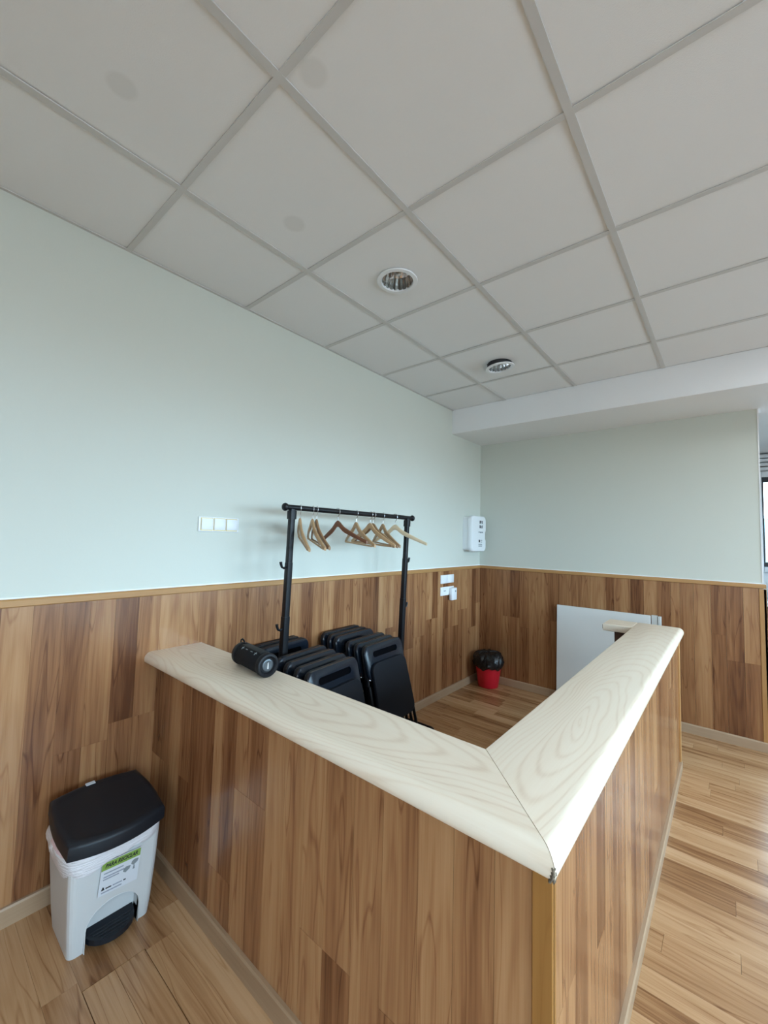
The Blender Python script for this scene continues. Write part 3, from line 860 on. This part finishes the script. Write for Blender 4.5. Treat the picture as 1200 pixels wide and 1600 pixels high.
# label on the front
sl = link('recycling_label', None, t, (.3735, .006, .226), (R(-4), R(2.2), 0))
MB().box((-.0006, -.062, -.050), (.0006, .064, .062)).build('paper', M['wlabel'], sl)
MB().box((.0003, -.0615, .034), (.0010, .0635, .060)).build('green_band', M['greenlab'], sl)
RX = Matrix(((0, 0, 1), (1, 0, 0), (0, 1, 0))).to_euler()
text_mesh('lettering', 'PARA RECICLAR', .0175, M['ink'], sl, (.0012, .001, .047), RX, shear=.25, sx=.82, bold=.0006)
for (u0, u1, w0, mm) in ((-.052, .010, .022, 'ink_b'), (-.052, .014, .010, 'ink_b'), (-.052, -.002, .002, 'ink_b'), (-.040, -.022, -.030, 'ink'), (-.018, .012, -.030, 'ink_b'), (.016, .024, -.030, 'ink'), (-.052, .012, -.041, 'ink_b')):
    MB().box((.0004, u0, w0-.0022), (.0009, u1, w0+.0022)).build('print_line', M[mm], sl)
MB().prism([(-.054, -.033), (-.043, -.033), (-.046, -.024), (-.050, -.022)], .0004, .0010, 'x').build('print_mark', M['ink'], sl)
for (u, w_, mm) in ((.022, .004, 'inkg'), (.047, .018, 'inkg')):
    MB().prism([(u-.011, w_-.004), (u-.002, w_-.010), (u+.010, w_-.002), (u+.013, w_+.008), (u-.002, w_+.010), (u-.010, w_+.005)], .0004, .0010, 'x').build('picture_mark', M[mm], sl)
MB().prism([(.043, -.006), (.050, -.006), (.048, .008), (.045, .008)], .0004, .0010, 'x').build('picture_mark', M['inkg'], sl)

# ------------------------------------------------------------------ bluetooth-style speaker on the counter
ax0, ax1 = Vector((.462, 1.004, CT+.046)), Vector((.700, .978, CT+.046))
sp = thing('portable_speaker', 'black cylindrical portable speaker lying on the pale counter top', 'speaker', (ax0+ax1)/2, (0, 0, math.atan2(ax1.y-ax0.y, ax1.x-ax0.x)))
L = (ax1-ax0).length; RY = Matrix.Rotation(R(90), 4, 'Y')
MB().lathe([(.040, -L/2+.022), (.0425, -L/2+.026), (.0425, L/2-.026), (.040, L/2-.022)], 32, M_=RY).build('body', M['fabric'], sp, smooth=True)
for s in (-1, 1):
    prof = [(.0425, .026), (.046, .022), (.046, .006), (.043, .001), (.036, -.001), (.030, .004), (.028, .010), (.0, .010)]
    MB().lathe([(r_, s*(L/2 - z)) for r_, z in prof], 32, M_=RY, cap=False).build('end_ring', M['rubber'], sp, smooth=True)
    MB().lathe([(r_, s*(L/2 - z)) for r_, z in ((.0225, .0095), (.0225, .006), (.017, .0045), (.008, .0065), (.0, .006))], 28, M_=RY, cap=False).build('driver_disc', principled('driver_grey', (0.10, 0.11, 0.12), 0.3, 0.6), sp, smooth=True)
MB().bbox((L/2-.006, -.003, -.014), (L/2-.0035, .003, .012), .001, 1).build('driver_mark', M['steel'], sp)
hd = [(-L/2+.030, 0, .044), (-L/2+.020, 0, .054), (-L/2+.006, 0, .058), (-L/2-.006, 0, .052), (-L/2-.008, 0, .040), (-L/2+.004, 0, .034)]
MB().tube(hd, .0035, 8).build('carry_loop', M['rubber'], sp, smooth=True)
MB().bbox((-.085, -.018, .036), (.085, .018, .0445), .004, 2).build('control_strip', M['rubber'], sp, smooth=True)
RB = Matrix.Rotation(R(32), 4, 'X')
m = MB()
def mark(m, u, w0, hw, hh): m.box((u-hw, -hh+w0, .0430), (u+hw, hh+w0, .0446), M_=RB)
for u in (-.055, .055):
    m = MB(); mark(m, u, 0, .0085, .0012); mark(m, u, 0, .0012, .0085); m.build('button_mark', M['inkg'], sp)
for u in (-.022, .020):
    m = MB(); mark(m, u, 0, .008, .0012); m.build('button_mark', M['inkg'], sp)

# ------------------------------------------------------------------ coat rack
RXT, RXB = 0.262, 0.203        # x at the bar and at the floor: the rack leans a little
RZ = 1.609
rk = thing('coat_rack', 'black metal coat rack standing behind the counter', 'coat rack', (RXB, 0, 0))
lean = lambda z: (RXT-RXB)*z/RZ
YL, YRt = 1.397, 2.445
for (yy, sgn) in ((YL, -1), (YRt, 1)):
    p = MB()
    n4 = lambda z, r_: rrect(2*r_, 2*r_, .005, 2)
    def sect(z0, z1, r_): p.ring_loft([[(lean(z)+u, yy+v, z) for u, v in n4(z, r_)] for z in (z0, z1)])
    sect(.02, 1.02, .0185); sect(1.02, 1.31, .0165); sect(1.31, 1.60, .0150); sect(1.545, 1.592, .0195)
    po = p.build('post', M['black'], rk, smooth=True)
    for zz in (1.285, .955):
        hk = [(lean(zz), yy+sgn*.012, zz+.004), (lean(zz), yy+sgn*.030, zz-.004), (lean(zz), yy+sgn*.044, zz+.002), (lean(zz), yy+sgn*.050, zz+.018), (lean(zz), yy+sgn*.052, zz+.030)]
        m = MB()
        for a, b in zip(hk[:-1], hk[1:]):
            pass
        m.tube(hk, [.006, .0065, .0065, .0075, .008], 8); m.build('coat_hook', M['black'], po, smooth=True)
    # looped foot on the floor
    x0, x1 = -.146, .130; ye = (2.757 if sgn > 0 else 1.12)
    y0 = yy
    rr = .035; c = []
    c.append((x0, y0, .013))
    for (cx, a0) in ((x0+rr, 180), (x1-rr, 90)):
        for k in range(5):
            a = R(a0 - 22.5*k); c.append((cx + rr*math.cos(a), ye - sgn*rr + sgn*rr*math.sin(a), .013))
    c.append((x1, y0, .013))
    MB().tube(c, .0115, 8, closed=True).build('foot_loop', M['black'], rk, smooth=True)
RBx = lean(RZ)
MB().tube([(RBx, 1.352, RZ), (RBx, 2.506, RZ)], .0150, 14).build('hanging_bar', M['black'], rk, smooth=True)
MB().tube([(RBx, 1.62, RZ), (RBx, 2.40, RZ)], .0158, 14).build('bar_sleeve', M['black'], rk, smooth=True)
for yy in (1.350, 2.506):
    bm = bmesh.new(); bmesh.ops.create_uvsphere(bm, u_segments=14, v_segments=10, radius=.0225)
    for v in bm.verts: v.co.y *= .75
    MB().bm(bm, 0, Matrix.Translation((RBx, yy, RZ))).build('end_knob', M['black'], rk, smooth=True)

# ------------------------------------------------------------------ wooden hangers
def hanger(label, y_, ang, mat, width=.43, crossbar=True, tilt=0, drop=0.0):
    t = thing('coat_hanger', label, 'coat hanger', (RXB + RBx, y_, RZ + .0158 + .0026), (0, 0, 0), 'wooden coat hangers on the black rack')
    t.rotation_euler = (Matrix.Rotation(R(ang), 3, 'Z') @ Matrix.Rotation(R(tilt), 3, 'Y')).to_euler()
    hw = width/2; top = []; bot = []; n_ = 14
    for k in range(-n_, n_+1):
        u = k/n_; au = abs(u)
        ar = math.sqrt(au*au + .0081) - .09; z = -.072 - .128*(ar**1.12)*(1-.12*au) - .026*(1-math.exp(-(au/.16)**2))
        th = .039*(1-au*.47)
        top.append((u*hw, z)); bot.append((u*hw, z - th))
    rings = []
    for (u, zt), (_, zb) in zip(top, bot):
        d = .008*(1-.25*abs(u)/hw); fwd = .030*(abs(u)/hw)**2
        zc = (zt+zb)/2; hh = (zt-zb)/2
        rings.append([(u, fwd + d*math.copysign(abs(math.cos(a))**.7, math.cos(a)), zc + hh*math.copysign(abs(math.sin(a))**.7, math.sin(a))) for a in [2*math.pi*q/10 + .314 for q in range(10)]])
    MB().ring_loft(rings).build('shoulders', mat, t, smooth=True)
    hkp = []
    for k in range(11):
        a = R(-35 + 215*k/10)
        hkp.append((.0205*math.cos(a)*-1, 0, -.0185 + .0205*math.sin(a)))
    hkp = hkp[::1]
    end = hkp[-1]
    path = hkp + [(.018, 0, -.032), (.008, 0, -.044), (.0, 0, -.052), (0, 0, -.080)]
    MB().tube(path, .0021, 6).build('wire_hook', M['steel'], t, smooth=True)
    if crossbar:
        zc = top[1][1] - .022
        MB().tube([(-hw*.90, .024, zc), (hw*.90, .024, zc)], .0055, 8).build('trouser_bar', mat, t, smooth=True)
    return t
for (lab, yh, a, mt, wd, cb, tl) in (
    ('light wooden hanger nearest the left post of the rack', 1.455, -31, 'hang_l', .42, True, 10),
    ('light wooden hanger second from the left post, in front of a dark one', 1.545, -27, 'hang_l', .42, True, 8),
    ('dark brown hanger partly hidden behind the second light hanger', 1.575, -27, 'hang_m', .42, True, 7),
    ('reddish cherry-brown hanger in the middle, without a trouser bar', 1.737, -2, 'hang_d', .43, False, -3),
    ('light wooden hanger just right of the cherry-brown one', 1.905, -20, 'hang_l', .42, True, 3),
    ('light wooden hanger facing the room, fourth from the right end', 2.040, -6, 'hang_l', .43, True, 3),
    ('dark brown hanger hidden behind the light one facing the room', 2.070, -6, 'hang_m', .43, True, 4),
    ('mid-brown wooden hanger second from the right post', 2.170, -24, 'hang_t', .42, True, 4),
    ('pale unvarnished hanger at the right post, sticking out past the rack', 2.300, 5, 'hang_p', .48, False, -1)):
    hanger(lab, yh, a, M[mt], wd, cb, tl)

# ------------------------------------------------------------------ folded chairs leaning in two rows
def chair_proto():
    t = link('folding_chair', None)
    W = .39
    # local: face looks to +x, width along y, z up along the folded chair; origin at the feet
    fr = MB()
    r_ = .0095
    pts = [(-.012, -W/2+.018, .004), (-.012, -W/2+.016, .50), (-.010, -W/2+.014, .80)]
    pa = []
    for k in range(6):
        a = R(180 - 18*k); pa.append((-.010, -W/2+.05 + .036*math.cos(a), .80 + .036*math.sin(a)))
    full = pts[:2] + pa + [(p[0], -p[1], p[2]) for p in reversed(pa)] + [(p[0], -p[1], p[2]) for p in reversed(pts[:2])]
    fr.tube(full, r_, 8); fr.build('back_frame', M['black'], t, smooth=True)
    for s in (-1, 1):
        MB().tube([(.006, s*(W/2+.004), .03), (.006, s*(W/2+.002), .40), (.002, s*(W/2-.006), .62)], r_, 8).build('front_leg', M['black'], t, smooth=True)
        MB().lathe([(.013, 0), (.013, .02), (.009, .024)], 10, M_=Matrix.Translation((-.012, s*(W/2-.018), .0))).build('foot_cap', M['rubber'], t, smooth=True)
        for zz in (.655, .46):
            MB().lathe([(.006, 0), (.006, .006), (.003, .008)], 10, M_=Matrix.Translation((.012, s*(W/2-.004), zz))@Matrix.Rotation(R(90), 4, 'Y')).build('rivet', M['steel'], t, smooth=True)
    MB().tube([(.006, -W/2-.004, .045), (.006, W/2+.004, .045)], r_*.9, 8).build('front_stretcher', M['black'], t, smooth=True)
    MB().tube([(-.012, -W/2+.018, .17), (-.012, W/2-.018, .17)], r_*.8, 8).build('rear_stretcher', M['black'], t, smooth=True)
    # backrest: moulded shell with a recessed grip slot
    bk = MB()
    ol = rrect(W-.004, .200, .045, 6, 0, .742)
    rings = []
    for (d, s_) in ((-.004, .975), (.002, 1.0), (.010, 1.0), (.016, .975), (.0175, .95)):
        rings.append([(d, u*s_, .742 + (w_-.742)*s_) for u, w_ in ol])
    bk.ring_loft(rings); bo = bk.build('backrest', M['chairback'], t)
    cut = MB().prism(rrect(.25, .034, .0169, 6, 0, .785), .008, .05, 'x').build('cutter', M['chairback'])
    bpy.context.view_layer.update(); boolean(bo, cut)
    bo.data.polygons.foreach_set('use_smooth', [True]*len(bo.data.polygons))
    try: bo.data.set_sharp_from_angle(angle=R(32))
    except Exception: pass
    MB().prism(rrect(.25, .034, .0169, 6, 0, .785), .0065, .0085, 'x').build('grip_slot', M['slot'], t)
    # seat folded up flat in front
    rings = []
    ol = rrect(W-.036, .350, .05, 6, 0, .563)
    for (d, s_) in ((.018, .97), (.021, 1.0), (.032, 1.0), (.037, .98), (.038, .93)):
        rings.append([(d, u*s_*(1.0 + .03*((.563-w_)/.19)), .563 + (w_-.563)*s_) for u, w_ in ol])
    MB().ring_loft(rings).build('seat', M['chairseat'], t, smooth=True)
    return t
def copy_tree(o, parent=None):
    c = o.copy(); COL.objects.link(c); c.parent = parent
    for ch in list(o.children): copy_tree(ch, c)
    return c
proto = chair_proto(); used = False
ords = ['first', 'second', 'third', 'fourth', 'fifth', 'sixth']
def put_chair(xtop, yc, lean_deg, yaw, label, group):
    global used
    o = proto if not used else copy_tree(proto); used = True
    xb = xtop + math.sin(R(lean_deg))*.84
    o.location = (xb, yc, .001); o.rotation_euler = Euler((0, R(-lean_deg), R(yaw)), 'XYZ')
    # lean about the local y axis first, then turn
    o.rotation_euler = (Matrix.Rotation(R(yaw), 3, 'Z') @ Matrix.Rotation(R(-lean_deg), 3, 'Y')).to_euler()
    tag(o, label, 'folding chair', group)
for k, (xt, ld) in enumerate(zip((.040, .112, .292, .372, .455, .535), (2.5, 1.6, 9, 11, 13, 14))):
    lab = ('black folding chair at the open front of the row beside the speaker' if k == 5 else
           'black folding chair resting on the wall, in the row beside the speaker' if k == 0 else
           'black folding chair, %s from the wall in the row beside the speaker' % ords[k])
    put_chair(xt, 1.492, ld, 7, lab, 'folded chairs in the row beside the speaker')
for k, (xt, ld) in enumerate(zip((.045, .110, .165, .275, .345, .410), (8, 9, 10, 13, 14, 15))):
    lab = ('black folding chair at the open front of the row by the right rack post' if k == 5 else
           'black folding chair resting on the wall, in the row by the right rack post' if k == 0 else
           'black folding chair, %s from the wall in the row by the right rack post' % ords[k])
    put_chair(xt, 2.022, ld, 4, lab, 'folded chairs in the row by the right rack post')

# ------------------------------------------------------------------ furniture glimpsed in the next room
t = thing('desk', 'dark wooden desk under the far lattice window', 'desk', (2.95, 5.70, 0))
MB().bbox((-.75, -.33, .90), (.75, .33, .94), .004, 1).build('desk_top', M['alu'], t)
MB().bbox((-.72, -.30, .42), (.72, -.27, .90), .003, 1).build('front_panel', M['dwood'], t)
for s in (-1, 1): MB().bbox((s*.70-.02, -.30, 0), (s*.70+.02, .30, .90), .003, 1).build('side_panel', M['dwood'], t)
tag(MB().bbox((-.45, -.14, 0), (.45, .14, .17), .02, 2).build('storage_box', M['screen'], None, (2.95, 5.72, .9405)), 'blue-grey box lying on the desk under the far window', 'box')
